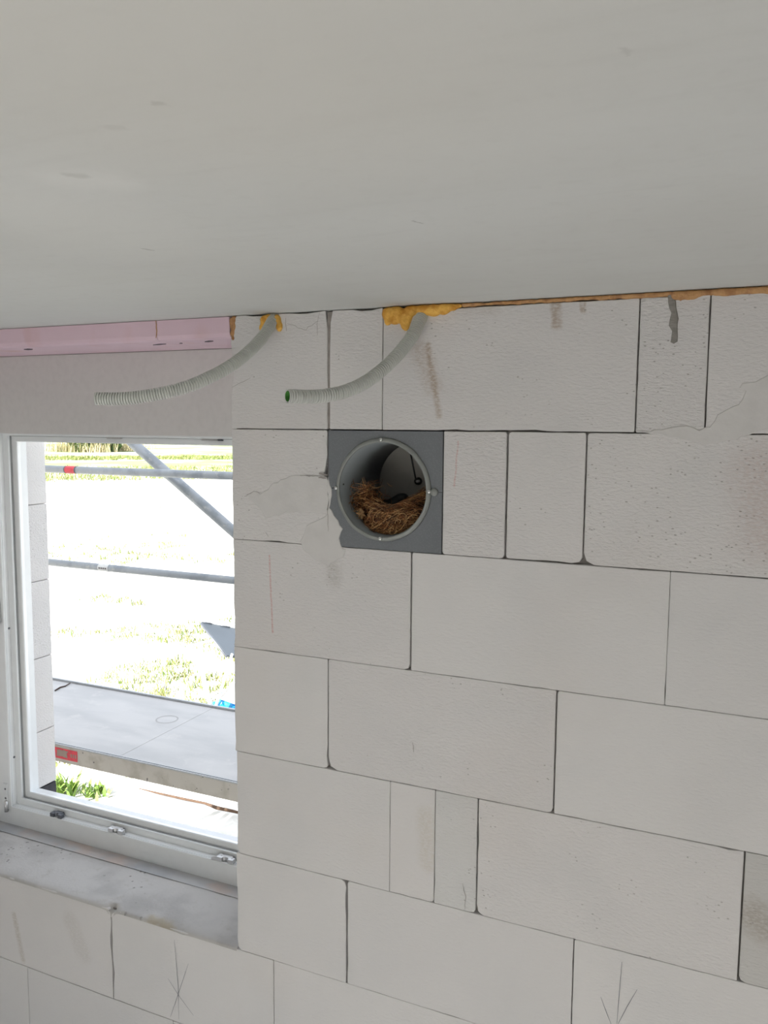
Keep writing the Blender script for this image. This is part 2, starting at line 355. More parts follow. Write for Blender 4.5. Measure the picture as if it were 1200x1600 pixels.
# ------------------------------------------------------------------ the room shell
XL, XR, YB, ZF, ZC = -2.6, 3.0, -2.9, -2.25, .249
BX0, BX1, BZ1 = -.45, 1.05, -.65      # unseen opening behind the camera, placed and sized to light the room
SILL = -1.2446; WX0, WX1 = -1.05, 0.0; WT = .372
tag(boxes('floor', [(XL-.3, XR+.3, YB-.3, WT, ZF-.25, ZF)], 'floor'), None, None, kind='structure')
tag(boxes('ceiling', [(XL-.3, XR+.3, YB-.3, WT, ZC, ZC+.3)], 'ceiling'), None, None, kind='structure')
tag(boxes('upper_shade_block', [(XL-.3, XR+.3, YB-.3, WT, ZC+.301, .85)], 'plainwall'), None, None, kind='structure')  # unseen mass above the slab, added to keep the scaffold in shade
tag(boxes('wall_left', [(XL-.25, XL, YB-.25, 0, ZF, ZC)], 'plainwall'), None, None, kind='structure')
tag(boxes('wall_right', [(XR, XR+.25, YB-.25, 0, ZF, ZC)], 'plainwall'), None, None, kind='structure')
tag(boxes('wall_back', [(XL, BX0, YB-.25, YB, ZF, ZC), (BX1, XR, YB-.25, YB, ZF, ZC), (BX0, BX1, YB-.25, YB, BZ1, ZC)], 'plainwall'), None, None, kind='structure')

# ------------------------------------------------------------------ block wall
GA, GB, GC = .245, .505, -.25          # the ventilation sleeve's place in the second course
rows = [(0.0, .2405), (-.25, 0.0), (-.50, -.25), (-.75, -.50), (-1.0, -.75), (SILL, -1.0), (-1.494, SILL), (-1.744, -1.494), (-1.994, -1.744), (ZF, -1.994)]
core = []
for k, (z0, z1) in enumerate(rows):
    e = .004
    if k == 0: z1 = ZC-.001
    if k >= 6: core.append((XL, XR, .014, WT-.004, z0, z1-(e if k == 6 else 0)))
    else:
        core.append((XL, WX0-e, .014, .29, z0, z1))
        core.append((XL, -.965, .30, WT-.004, z0 if k != 5 else -1.15, z1))
        if k == 1: core += [(WX1+e, GA-.002, .014, WT-.004, z0, z1), (GB+.002, XR, .014, WT-.004, z0, z1), (GA-.002, GB+.002, .262, WT-.004, z0, z1)]
        else: core.append((WX1+e, XR, .014, WT-.004, z0, z1))
wall = tag(boxes('wall_front', core, 'core'), None, None, kind='structure')
rnd = random.Random(7)
def outline(x0, x1, z0, z1, g, cr, amp, chips, rr):
    """g = gap (left, right, bottom, top); cr = corner breaks; amp = edge roughness (left, right, bottom, top)"""
    xa, xb, za, zb = x0+g[0], x1-g[1], z0+g[2], z1-g[3]
    cs = [('bl', (xa, za), (0, 1), (1, 0)), ('br', (xb, za), (-1, 0), (0, 1)), ('tr', (xb, zb), (0, -1), (-1, 0)), ('tl', (xa, zb), (1, 0), (0, -1))]
    inward = [(0, 1), (-1, 0), (0, -1), (1, 0)]      # bottom, right, top, left
    ea = [amp[2], amp[1], amp[3], amp[0]]
    cor = []
    for nm, c, d_in, d_out in cs:
        r = cr.get(nm, .0022); r = r if isinstance(r, tuple) else (r, r)
        a = (c[0]+d_in[0]*r[0], c[1]+d_in[1]*r[0]); b = (c[0]+d_out[0]*r[1], c[1]+d_out[1]*r[1])
        mid = (c[0]*.45+(a[0]+b[0])*.275, c[1]*.45+(a[1]+b[1])*.275)
        j = lambda p: (p[0]+rr.uniform(-.06, .06)*r[0], p[1]+rr.uniform(-.06, .06)*r[0])
        cor.append([a, j(mid), b])
    P = []
    for i in range(4):
        P += cor[i]
        a = Vector(cor[i][2]); b = Vector(cor[(i+1) % 4][0]); L = (b-a).length; k = max(1, int(L/.022))
        iv = inward[i]; ph = rr.uniform(0, 50)
        for t in range(1, k):
            u = t/k; p = a.lerp(b, u); d = abs(noise.noise((u*L*38+ph, i, 0)))*ea[i]*1.7
            for (ce, cu, cw, cd) in chips:
                if ce == i and abs(u-cu)*L < cw: d = max(d, cd*(1-(abs(u-cu)*L/cw)**2)*(0.6+.4*rr.random()))
            P.append((p.x+iv[0]*d, p.y+iv[1]*d))
    return P
EDGE = {'bottom': 0, 'right': 1, 'top': 2, 'left': 3}
def block(x0, x1, row, mat='aac', gap=(.0004, .0004, .0003, .0003), cr={}, amp=(.0006, .0006, .0008, .0008), chips=(), y0=None, y1=WT, zz=None, name='block', bev=.0010):
    z0, z1 = zz or rows[row]; rr = random.Random(int((x0+7)*1000)+row*77)
    ch = [(EDGE[c[0]],)+tuple(c[1:]) for c in chips]
    y = rr.uniform(-.0008, .0004) if y0 is None else y0
    return prism(name, outline(x0, x1, z0, z1, gap, cr, amp, ch, rr), y, y1, mat, wall, bev=bev)
T = .0003; L = 'left'; R_ = 'right'; B_ = 'bottom'; TP = 'top'
rough = (.004, .0008, .0008, .0008)
# course 0 (under the ceiling)
block(0.0, .2435, 0, 'aac', (0, .0008, .0009, -.0075), {'tl': (.016, .058), 'tr': (.16, .0055)}, (.004, .001, .0008, .003), [(L, .28, .05, .009), (TP, .72, .04, .005), (TP, .25, .03, .005)])
block(.2475, .37, 0, 'aac', (.0006, T, .0012, -.0075), {'tl': (.0065, .09)}, (.002, .0012, .0006, .002), [(TP, .35, .03, .006)])
block(.37, .874, 0, 'aac_streak', (.001, .0012, .0009, .001), {'tl': .012}, (.0012, .0006, .0006, .001), [(B_, .31, .025, .003), (B_, .62, .03, .004), (B_, .52, .04, .002)])
block(.874, .992, 0, 'aac_rough', (.0012, .001, T, .001), {}, (.001, .0012, .001, .0015))
block(.992, 1.49, 0, 'aac', (.001, T, T, .002), {}, (.0012, .001, .001, .002))
block(1.49, 1.99, 0); block(1.99, 2.49, 0, 'aac_rough'); block(2.49, XR, 0)
# course 1 (with the sleeve)
block(0.0, GA, 1, 'aac', (0, .002, T, .0009), {'tr': (.006, .006), 'br': (.05, .035)}, (.002, .004, .001, .0006), [(R_, .55, .04, .01), (B_, .55, .03, .004)])
block(GB, .637, 1, 'aac_dots', (.0012, .0018, .001, .0009), {'br': .008, 'bl': .006, 'tr': .005})
block(.637, .788, 1, 'aac', (.0018, .0014, .002, .0009), {'br': (.02, .012), 'bl': .006, 'tl': .006, 'tr': .005}, chips=[(B_, .7, .03, .002)])
block(.788, 1.288, 1, 'aac_pink', (.0014, T, .001, .0012), {'bl': (.022, .02), 'tl': .006})
block(1.288, 1.788, 1); block(1.788, 2.288, 1, 'aac_rough'); block(2.288, XR, 1)
# course 2
block(0.0, .439, 2, 'aac_crayon', (0, .0014, T, T), {'br': .012}, rough)
block(.439, .946, 2, 'aac_smooth', (.0016, T, T, T), {'tl': .004}, chips=[(TP, .1, .03, .002)])
block(.946, 1.446, 2, 'aac_smooth', (T, T, T, T)); block(1.446, 1.946, 2); block(1.946, 2.446, 2); block(2.446, XR, 2)
# course 3
block(0.0, .245, 3, 'aac_smooth', (0, .001, T, T), {'br': (.012, .008)}, (.003, .0006, .0008, .0008), [(R_, .12, .012, .003)])
block(.245, .747, 3, 'aac', (.001, .0016, T, T), {'bl': (.026, .022), 'br': .010, 'tl': .003}, chips=[(B_, .35, .04, .0016)])
block(.747, 1.247, 3, 'aac_smooth', (.0014, T, T, T), {'tl': .005}); block(1.247, 1.747, 3); block(1.747, 2.247, 3, 'aac_rough'); block(2.247, XR, 3)
# course 4
block(0.004, .396, 4, 'aac_smooth', (0, T, T, T), {'bl': (.045, .006)}, (.003, .0006, .0008, .0008))
block(.396, .499, 4, 'aac_yellow', (T, T, T, T), {'br': (.01, .008)})
block(.499, .593, 4, 'aac_grey', (.0008, .0014, T, T), {'br': (.014, .008)}, (.002, .001, .001, .001))
block(.593, 1.094, 4, 'aac', (.0012, .0014, T, T), {'bl': (.022, .014)}, chips=[(L, .35, .02, .003), (TP, .05, .02, .003)])
block(1.094, 1.594, 4, 'aac_dirty', (.0016, T, T, T), {'bl': (.012, .012)}); block(1.594, 2.094, 4); block(2.094, 2.594, 4); block(2.594, XR, 4)
# course 5
block(0.0, .293, 5, 'aac_smooth', (0, .0018, T, T), {'bl': (.03, .01), 'tr': (.016, .012)}, (.003, .002, .0008, .0012), [(R_, .85, .04, .003)])
block(.293, .795, 5, 'aac_smooth', (.0018, T, T, T), {'tl': .006}, (.002, .0008, .0008, .0008))
block(.795, 1.295, 5, 'aac_smooth', (.0016, T, T, T)); block(1.295, 1.795, 5); block(1.795, 2.295, 5); block(2.295, XR, 5)
# course 6 carries the sill
block(-1.391, -.891, 6); block(-1.891, -1.391, 6); block(XL, -1.891, 6)
block(-.891, -.391, 6, 'aac_drip', (T, .0012, T, .001), {'tr': (.03, .010)}, (.001, .002, .0008, .001), [(R_, .72, .05, .006)])
block(-.391, .1, 6, 'aac_smooth', (.0012, T, T, .001), {'tl': (.03, .014)}, (.002, .0008, .0008, .001), [(L, .7, .03, .006)])
block(.1, .6, 6, 'aac_smooth', (.001, T, T, T)); block(.6, 1.1, 6, 'aac_smooth'); block(1.1, 1.6, 6); block(1.6, 2.1, 6); block(2.1, 2.6, 6); block(2.6, XR, 6)
for row, off in ((7, -.697), (8, -.45), (9, -.2)):
    xs = [x for x in [off+.5*i for i in range(-5, 8)] if XL+.05 < x < XR-.05]; xs = [XL]+xs+[XR]
    for a, b in zip(xs, xs[1:]): block(a, b, row, 'aac_smooth' if rnd.random() < .6 else 'aac', (.0008, .0008, T, T))
# left of the window, and the outer stop behind the frame
for row in range(0, 6):
    xs = [XL, -2.1+(.25 if row % 2 else 0), -1.55+(.1 if row % 2 else -.1), WX0]
    for a, b in zip(xs, xs[1:]): block(a, b, row, 'aac', y1=.292)
oz = [.2, -.0, -.243, -.485, -.731, -.969, -1.153]
for a, b in zip(oz, oz[1:]):
    z0, z1 = b, a
    block(-1.6, -.955, 0, 'aac_rough' if a in (-.243, -.485) else 'aac', (T, .001, T, .0007), {'br': .005}, (.001, .002, .0008, .0008), y0=.2985, y1=WT, zz=(z0, z1), name='outer_block')
boxes('dark_membrane', [(-1.6, -.957, .2985, WT, SILL+.001, -1.155)], 'membrane', wall)
# mortar: smears left by the trowel, a wide joint, grey drip
Z8 = lambda l: [W(340+a/3.53, 660+b/3.53) for a, b in l]
Z7 = lambda l: [W(720+a/2.5, 430+b/2.5) for a, b in l]
def smear(pts, mat, y0, y1, seed, amp=.0022, bev=.0012):
    p = wiggle(list(pts)+[pts[0]], .009, amp, seed)[:-1]
    A = sum(p[i-1][0]*p[i][1]-p[i][0]*p[i-1][1] for i in range(len(p)))
    if A < 0: p = p[::-1]
    return prism('mortar_smear', p, y0, y1, mat, wall, bev=bev)
smear(Z8([(160, 400), (200, 378), (240, 390), (330, 325), (420, 288), (550, 292), (606, 300), (612, 420), (608, 505), (560, 500), (480, 492), (380, 500), (270, 530), (225, 470), (190, 430)]), 'patch', -.0018, .004, 1)
smear(Z8([(606, 300), (625, 340), (630, 400), (618, 470), (640, 515), (668, 540), (692, 585), (672, 640), (690, 690), (708, 705), (690, 745), (610, 790), (545, 765), (475, 705), (460, 655), (480, 600), (490, 565), (540, 545), (606, 512), (612, 420)]), 'patch', -.0024, .004, 2)
smear(Z7([(690, 610), (760, 606), (860, 586), (930, 602), (975, 588), (1000, 548), (1060, 518), (1103, 482), (1108, 452), (1085, 440), (1100, 420), (1150, 420), (1200, 392), (1260, 380), (1300, 450), (1300, 560), (1240, 600), (1150, 610), (1050, 650), (950, 662), (860, 640), (770, 622)]), 'patch', -.002, .004, 3)
smear([W(*p) for p in [(1044, 457), (1053, 455), (1056, 480), (1061, 497), (1058, 515), (1059, 534), (1052, 538), (1047, 534), (1050, 518), (1045, 508), (1048, 490), (1043, 472)]], 'drip', -.002, .004, 4, .0012)
prism('mortar_joint', wiggle([(.2400, .003), (.2480, .003), (.2500, .12), (.2530, .17), (.2545, .246), (.2415, .246), (.2390, .12), (.2400, .003)], .012, .0008, 9)[:-1], .0022, .02, 'joint', wall)
# cracks, pencil stars
def line(pp, wdt, mat, seed, y=-.0012, amp=.001, nm='crack'): return ribbon(nm, wiggle(px(pp), .006, amp, seed), wdt, mat, wall, y=y)
Z3 = lambda l: [(340+a/6.316, 470+b/6.316) for a, b in l]
line(Z3([(690, 225), (740, 235), (800, 265), (880, 290), (900, 260), (960, 225), (990, 200), (1015, 110)]), .0009, 'crack', 1)
line(Z3([(990, 200), (985, 260), (990, 340)]), .0010, 'crack', 2); line(Z3([(680, 170), (675, 220), (685, 300)]), .0012, 'crack', 3)
line(Z3([(150, 850), (250, 800), (330, 760)]), .0009, 'crack', 4); line(Z3([(420, 180), (430, 210)]), .0016, 'crack', 5)
line([(383, 776), (398, 768), (410, 770)], .0012, 'crack', 6, -.0028); line([(470, 742), (500, 744)], .0016, 'crack', 7, -.003)
line([(500, 740), (513, 742)], .004, 'crack', 8, -.0032); line([(499, 746), (511, 747)], .0035, 'crack', 9, -.0032); line([(513, 796), (514, 830)], .0012, 'crack', 10, -.0034)
line([(416, 832), (420, 838)], .001, 'crack', 13)
line([(645, 1160), (647, 1175)], .0012, 'crack', 11); line([(723, 1380), (728, 1400), (727, 1420)], .0012, 'crack', 12)
for i, s in enumerate([[(273, 1468), (279, 1540), (280, 1592)], [(295, 1505), (280, 1550), (267, 1588)], [(263, 1528), (280, 1555), (303, 1586)]]): line(s, .0011, 'pencil', 20+i, amp=.0001, nm='pencil_mark')
for i, s in enumerate([[(972, 1502), (967, 1560), (964, 1599)], [(996, 1545), (980, 1572), (966, 1599)], [(939, 1557), (948, 1582), (955, 1599)]]): line(s, .0010, 'pencil', 30+i, amp=.0001, nm='pencil_mark')

# lintel panel over the window (the shell ends behind it)
boxes('lintel_panel', [(WX0, WX1-.0005, .205, .2165, -.0216, .1995)], 'panel', wall)
boxes('lintel_beam', [(WX0, WX1-.0005, .2170, WT, .0525, ZC-.001)], 'plainwall', wall)
# sill bedding: worn mortar on top of the course, front edge broken
def sill():
    V = []; F = []; nx, ny = 150, 16
    ys = [-.0016, -.0012, .0012, .006, .014]+[.014+(.2165-.014)*k/(ny-4) for k in range(1, ny-3)]
    for j, y0 in enumerate(ys):
        for i in range(nx+1):
            x = WX0+.002+(WX1-WX0-.004)*i/nx
            ph = max(0, noise.noise((x*9, 3, 0)))*.7+max(0, noise.noise((x*33, 1, 4)))*.5
            nt_ = max(0, 1-abs(x+.391)/.016)
            k = max(0, 1-max(y0, 0)/.022)
            y = y0+k*(.006*ph+.016*nt_)*(1 if j > 1 else .15); z = SILL+.0035+noise.noise((x*14, y0*14, 0))*.0012
            if j == 0: z = SILL-.005-.012*ph*ph-.018*nt_
            elif j == 1: z = SILL-.002-.008*ph
            elif j == 2: z = SILL+.0012-.005*ph-.010*nt_
            elif j == 3: z -= .0012+.003*ph+.006*nt_
            V.append((x, y, z))
    for j in range(len(ys)-1):
        for i in range(nx):
            a = j*(nx+1)+i; F.append((a, a+1, a+nx+2, a+nx+1))
    return mesh('sill_bed', V, F, 'sill', wall, smooth=True)
sill()

# ------------------------------------------------------------------ window frame
win = tag(empty('window_1', (-.52, .25, SILL)), None, None, kind='structure')
OX0, OX1, OZ0, OZ1 = -1.046, -.002, SILL+.0042, .050
prof = [(0, .218), (.054, .218), (.0575, .2185), (.0595, .2205), (.0595, .2225), (.0572, .2235), (.0572, .2255), (.0590, .2265), (.060, .241), (.0775, .2425), (.0785, .2435), (.0785, .2550), (.0805, .2558), (.094, .2575), (.0965, .2595), (.0965, .2625), (.093, .275), (.0925, .2975), (0, .2975)]
V = []; F = []; n = len(prof)
for cx, cz, sx_, sz_ in ((OX0, OZ0, 1, 1), (OX1, OZ0, -1, 1), (OX1, OZ1, -1, -1), (OX0, OZ1, 1, -1)):
    V += [(cx+sx_*d, y, cz+sz_*d) for d, y in prof]
for c in range(4):
    for i in range(n):
        j = (i+1) % n; c2 = (c+1) % 4; F.append((c*n+i, c2*n+i, c2*n+j, c*n+j))
mesh('frame', V, F, 'upvc', win, recalc=True)
gk = [(.0786, .2495), (.0802, .2495), (.0802, .2546), (.0786, .2546)]; V = []; F = []
for cx, cz, sx_, sz_ in ((OX0, OZ0, 1, 1), (OX1, OZ0, -1, 1), (OX1, OZ1, -1, -1), (OX0, OZ1, 1, -1)):
    V += [(cx+sx_*d, y, cz+sz_*d) for d, y in gk]
for c in range(4):
    for i in range(4):
        j = (i+1) % 4; c2 = (c+1) % 4; F.append((c*4+i, c2*4+i, c2*4+j, c*4+j))
mesh('gasket', V, F, 'gasket', win, recalc=True)
boxes('sealing_film', [(WX0+.004, WX1-.004, .172, .2175, SILL+.0046, SILL+.0054)], 'tape', win)
def strike(xc, wd, mat, big=False):
    zt = OZ0+.060; y0, y1 = .2185, .2405; h = .011
    n0 = wd*.18
    p = [(xc-wd/2, y0), (xc-n0, y0), (xc-n0, y0+.006), (xc-n0*.4, y0+.009), (xc+n0*.4, y0+.009), (xc+n0, y0+.006), (xc+n0, y0), (xc+wd/2, y0), (xc+wd/2, y1-.008), (xc+wd*.28, y1-.008), (xc+wd*.28, y1), (xc-wd*.28, y1), (xc-wd*.28, y1-.004), (xc-wd/2, y1-.004)]
    if big: p = [(xc-wd*.85, y0), (xc-wd/2, y0)] + p[1:-1] + [(xc-wd/2, y1-.002), (xc-wd*.85, y1-.012)]
    nn = len(p); V = [(a, b, zt) for a, b in p]+[(a, b, zt+h*(.35 if (big and a < xc-wd*.8) else 1)) for a, b in p]
    F = [tuple(range(nn))[::-1], tuple(range(nn, 2*nn))]+[(i, (i+1) % nn, nn+(i+1) % nn, nn+i) for i in range(nn)]
    o = mesh('strike_plate', V, F, mat, win, recalc=True)
    for dx in (-.33, .33):
        sweep('screw', [(xc+dx*wd, y0+.011, zt+h-.001), (xc+dx*wd, y0+.011, zt+h+.0012)], .0026, 'screw' if mat == 'zinc' else 'darkmetal', o, 10, smooth=False)
def xs_at(p): return hit(p[0], p[1], 1, .222).x
strike(xs_at((88, 1276)), .044, 'darkmetal'); strike(xs_at((181, 1300)), .052, 'zinc'); strike(xs_at((352, 1344)), .052, 'zinc', True)
for q0, q1 in (((167, 681), (188, 681)), ((315, 684), (340, 684))):
    xa, xb = hit(*q0, 1, .245).x, hit(*q1, 1, .245).x; boxes('strike_plate', [(xa, xb, .2430, .2550, OZ1-.0835, OZ1-.0786)], 'zinc', win, .0008)
boxes('strike_latch', [(hit(341, 684, 1, .245).x, hit(346, 684, 1, .245).x, .243, .254, OZ1-.0840, OZ1-.0786)], 'darkmetal', win, .0006)
# hinge hardware on the left jamb
XJ = OX0+.060
def hinge(py0, py1, mat, pin=False):
    z1, z0 = hit(4, py0, 1, .219).z, hit(4, py1, 1, .219).z
    o = boxes('hinge_plate', [(XJ-.030, XJ-.010, .2135, .2179, z0, z1)], mat, win, .0012)
    for k in (.2, .45, .8):
        z = z0+(z1-z0)*k; sweep('screw', [(XJ-.018, .2138, z), (XJ-.018, .2126, z)], .0032, 'darkmetal', o, 10, smooth=False)
    if pin: sweep('hinge_pin', [(XJ-.014, .2105, z0-.004), (XJ-.014, .2105, z0+.03)], .0055, 'zinc', o, 12)
hinge(718, 743, 'white'); hinge(940, 972, 'zinc', True); hinge(1222, 1262, 'upvc', True)
for p in ((8, 981), (17, 1182)):
    z = hit(*p, 1, .235).z; sweep('screw', [(OX0+.0592, .236, z), (OX0+.0612, .236, z)], .0036, 'darkmetal', win, 10, smooth=False)
keep(win)

# ------------------------------------------------------------------ pink insulation boards under the ceiling
def pinkboard(x0, x1, seed, label):
    y0, y1, z0, z1 = .0045, .2035, .2005, ZC-.0012
    prof = [(y0, z1), (y0+.0004, z0+.012), (y0+.004, z0+.0035), (y0+.011, z0+.0005), (y0+.05, z0), (y1, z0), (y1, z1)]
    n = len(prof); V = []; F = []; nx = int((x1-x0)/.008)
    for i in range(nx+1):
        x = x0+(x1-x0)*i/nx
        for j, (y, z) in enumerate(prof):
            d = 0
            if j in (2, 3): d = max(0, noise.noise((x*22, seed, j*.3))-.15)*.006
            V.append((x, y+d, z+d*.6+(noise.noise((x*6, 5, j))*.0006 if j in (1, 2) else 0)))
    for i in range(nx):
        for j in range(n):
            k = (j+1) % n; F.append((i*n+j, i*n+k, (i+1)*n+k, (i+1)*n+j))
    F.append(tuple(range(n))[::-1]); F.append(tuple(nx*n+j for j in range(n)))
    o = mesh('insulation_board', V, F, 'pink', None, recalc=True); return tag(o, label, 'insulation')
xsm = W(243, 515)[0]
pb = pinkboard(WX0+.002, xsm-.0005, 1, 'long pink foam insulation board with brownish smudges above the window')
pb2 = pinkboard(xsm+.0005, -.0065, 2, 'shorter pink foam insulation board ending at the brown foam beside the block wall')
for (a, b, wd) in (((34, 545.5), (47, 545.5), .004), ((236, 538.5), (256, 537), .003), ((317, 533.5), (330, 532.5), .0035), ((277, 536), (282, 536), .0025)):
    p0, p1 = W(*a), W(*b); par = pb if p0[0] < xsm-.01 else pb2
    sweep('gouge', [(p0[0], .0075, p0[1]), ((p0[0]+p1[0])/2, .0068, (p0[1]+p1[1])/2), (p1[0], .0075, p1[1])], [wd*.3, wd*.55, wd*.3], 'gouge', par, 8)
if True:
    p = px([(242, 500), (243, 512), (242, 528)]); ribbon('glue_line', wiggle(p, .006, .0012, 4), .003, 'foam_brown', pb, y=.0045)

# ------------------------------------------------------------------ expanding foam
def foamblob(name, blobs, mat, label, vox=.0035):
    bm = bmesh.new()
    for (x, y, z, rx, ry, rz) in blobs:
        r = bmesh.ops.create_icosphere(bm, subdivisions=2, radius=1)
        bmesh.ops.scale(bm, vec=(rx, ry, rz), verts=r['verts']); bmesh.ops.translate(bm, vec=(x, y, z), verts=r['verts'])
    for v in bm.verts:
        v.co += Vector((noise.noise(v.co*90), noise.noise(v.co*90+Vector((5, 0, 0))), noise.noise(v.co*90+Vector((0, 9, 0)))))*.0022
        v.co.z = min(v.co.z, ZC-.0008)
    me = bpy.data.meshes.new(name); bm.to_mesh(me); bm.free(); o = link(name, me, mat)
    md = o.modifiers.new('remesh', 'REMESH'); md.mode = 'VOXEL'; md.voxel_size = vox; md.use_smooth_shade = True
    sm = o.modifiers.new('smooth', 'SMOOTH'); sm.iterations = 3
    return tag(o, label, 'foam')
def fb(pxx, pyy, rx, rz, ry=None, y=0.0):
    x, z = W(pxx, pyy); return (x, y, z, rx, ry or min(rx, rz)*.9, rz)
foamblob('expanding_foam', [fb(422, 497, .016, .010, .010, -.002), fb(434, 500, .010, .012, .011, -.002), fb(437, 510, .009, .013, .009, -.002), fb(413, 500, .010, .011, .008), fb(409, 512, .008, .010, .006, 0)], 'foam',
         'small dab of orange expanding foam around the conduit beside the pink boards')
foamblob('expanding_foam', [fb(606, 490, .014, .016, .010), fb(606, 500, .010, .013, .008), fb(620, 488, .018, .014, .013, -.003), fb(618, 499, .013, .012, .010, -.002), fb(634, 497, .015, .018, .013, -.003), fb(634, 508, .010, .013, .010, -.002), fb(645, 485, .018, .012, .014, -.003),
    fb(662, 484, .018, .012, .014, -.003), fb(678, 485, .018, .013, .014, -.004), fb(694, 483, .016, .012, .012, -.004), fb(707, 480, .013, .008, .009, -.002), fb(716, 478, .010, .006, .006)], 'foam',
         'wide lump of orange expanding foam around the conduit with the green open end')
bl = []
for i in range(60):
    t = i/59; pxx = 724+(1046-724)*t; x = W(pxx, 470)[0]; h = .0038+.001*noise.noise((x*30, 0, 0))+.002*t
    bl.append((x, .0015, ZC-.0045, .007, .0045+.001*noise.noise((x*50, 3, 0)), h))
foamblob('expanding_foam', bl, 'foam_brown', 'thin brown bead of foam along the ceiling above the large stained block', .0025)
bl = []
for i in range(50):
    t = i/49; x = W(1056+(1500-1056)*t, 460)[0]; h = .008+.004*noise.noise((x*28, 7, 0)); h += .004 if i < 4 else 0
    bl.append((x, .001, ZC-.006, .010, .008+.003*noise.noise((x*40, 2, 0)), h))
foamblob('expanding_foam', bl, 'foam_brown', 'thicker knobbly brown foam bead along the ceiling beyond the grey mortar drip', .003)
foamblob('expanding_foam', [fb(365, 500, .009, .010, .008, .004), fb(365.5, 510, .008, .010, .008, .004), fb(363, 521, .008, .009, .007, .004), fb(364, 529, .006, .006, .006, .003), fb(359.5, 505, .004, .014, .004, .003)], 'foam_brown',
         'brown foam strip filling the gap between pink board and block wall', .0025)

# ------------------------------------------------------------------ corrugated conduits
def catmull(P, n):
    P = [P[0]*2-P[1]]+P+[P[-1]*2-P[-2]]; out = []
    for i in range(1, len(P)-2):
        for k in range(n):
            t = k/n; a, b, c, d = P[i-1], P[i], P[i+1], P[i+2]
            out.append(.5*((2*b)+(c-a)*t+(2*a-5*b+4*c-d)*t*t+(3*b-a-3*c+d)*t**3))
    out.append(P[-2]); return out
def resample(P, step):
    out = [P[0]]; acc = 0
    for a, b in zip(P, P[1:]):
        l = (b-a).length; s = step-acc
        while s <= l: out.append(a.lerp(b, s/l)); s += step
        acc = l-(s-step)
    return out
def conduit(pp, d_end, label, ease=.9):
    t0 = (0-CAM.y)/ray(*pp[0]).y; n = len(pp); L_ = [0]
    for a, b in zip(pp, pp[1:]): L_.append(L_[-1]+math.dist(a, b))
    P = []
    for p, l in zip(pp, L_):
        u = l/L_[-1]; P.append(dep(p[0], p[1], t0+(d_end-t0)*(u**ease if ease < 1 else 1-(1-u)**ease)))
    d0 = (P[0]-P[1]).normalized(); P = [P[0]+Vector((d0.x*.02, .03, .004))]+P
    P = resample(catmull(P, 24), .00102)
    root = empty('corrugated_conduit', P[0], label, 'conduit')
    rad = [(.0126, .0127, .0126, .0098, .0098)[i % 5] for i in range(len(P))]
    sweep('tube', P, rad, 'conduit', root, 28, caps=False, smooth=False)
    pts, T_, N_ = frames(P); tail = P[-58:]
    rim = sweep('end_rim', [P[-1], P[-1]+T_[-1]*.0012], .0124, 'conduit', root, 22, caps=False)
    # green lining: an open tube just inside, closed at the far end of the visible stretch
    sweep('lining', tail+[P[-1]+T_[-1]*.0006], .0094, 'green', root, 22, caps=False)
    V = []; F = []; e = P[-1]+T_[-1]*.0012; b = T_[-1].cross(N_[-1])
    for k in range(22):
        a = 2*math.pi*k/22; dr = N_[-1]*math.cos(a)+b*math.sin(a); V += [e+dr*.0124, e+dr*.0106]
    for k in range(22):
        j = (k+1) % 22; F.append((2*k, 2*j, 2*j+1, 2*k+1))
    mesh('cut_edge', V, F, 'conduit', root)
    keep(root); return root
conduit([(428, 499), (414, 522), (397, 542), (367, 567), (333, 587), (287, 606), (233, 618), (190, 623), (150, 623)], 1.60, 'grey corrugated conduit hanging in front of the window lintel', 2.6)
conduit([(660, 494), (649, 516), (640, 531), (619, 557), (595, 579.5), (568, 599), (541, 611), (514, 617.5), (484, 620), (449, 619)], 1.44, 'grey corrugated conduit with green lined open end in front of the blocks')

# ------------------------------------------------------------------ ventilation sleeve in the wall
VX, VZ = .3728, -.1235
vent = empty('ventilation_sleeve', (VX, .13, -.25), 'square grey foam wall sleeve with a round pipe opening holding the nest', 'ventilation sleeve')
def half(upper):
    z = VZ; arc = []; e = .0006
    N = 40
    if upper:
        arc = [(VX+.1015*math.cos(a), max(z+e, z+.1015*math.sin(a))) for a in [math.pi*i/N for i in range(N+1)]]
        poly = [(GB-.001, z+e), (GB-.001, -.0016), (GA+.0008, -.0016), (GA+.0008, z+e)]+arc[::-1]
    else:
        arc = [(VX+.1015*math.cos(a), min(z-e, z-.1015*math.sin(a))) for a in [math.pi*i/N for i in range(N+1)]]
        poly = [(GA+.0008, z-e), (GA+.0008, -.2490), (GB-.001, -.2490), (GB-.001, z-e)]+arc
    return prism('foam_half', poly, -.0006, .26, 'eps', vent)
half(True); half(False)
lathe_y('pipe', [(.0978, -.003), (.1008, -.003), (.1008, .205), (.0978, .205)], VX, VZ, 'pvc', vent, 96)
rn = lambda a: .0012*noise.noise((math.cos(a)*3, math.sin(a)*3, 0))
lathe_y('rim', [(.0985, -.0032), (.0985, -.0062), (.1000, -.0072), (.1030, -.0066), (.1068, -.0042), (.1082, -.0010), (.1010, -.0010)], VX, VZ, 'rim', vent, 96, rn=rn)
cap = lathe_y('end_cap', [(.0, .1985), (.0972, .1985), (.0972, .2035), (.0, .2035)], VX, VZ, 'cap', vent, 72, closed=False, smooth=False)
s0, s1 = hit(641, 706, 1, .197), hit(650, 752, 1, .197)
sweep('cap_line', [s0, s1], .0020, 'capdark', vent, 8)  # thin dark line across the end cap
k0 = hit(652, 752, 1, .19); sweep('cap_knob', [k0, (k0.x, .1984, k0.z)], [.008, .009], 'capdark', vent, 14)
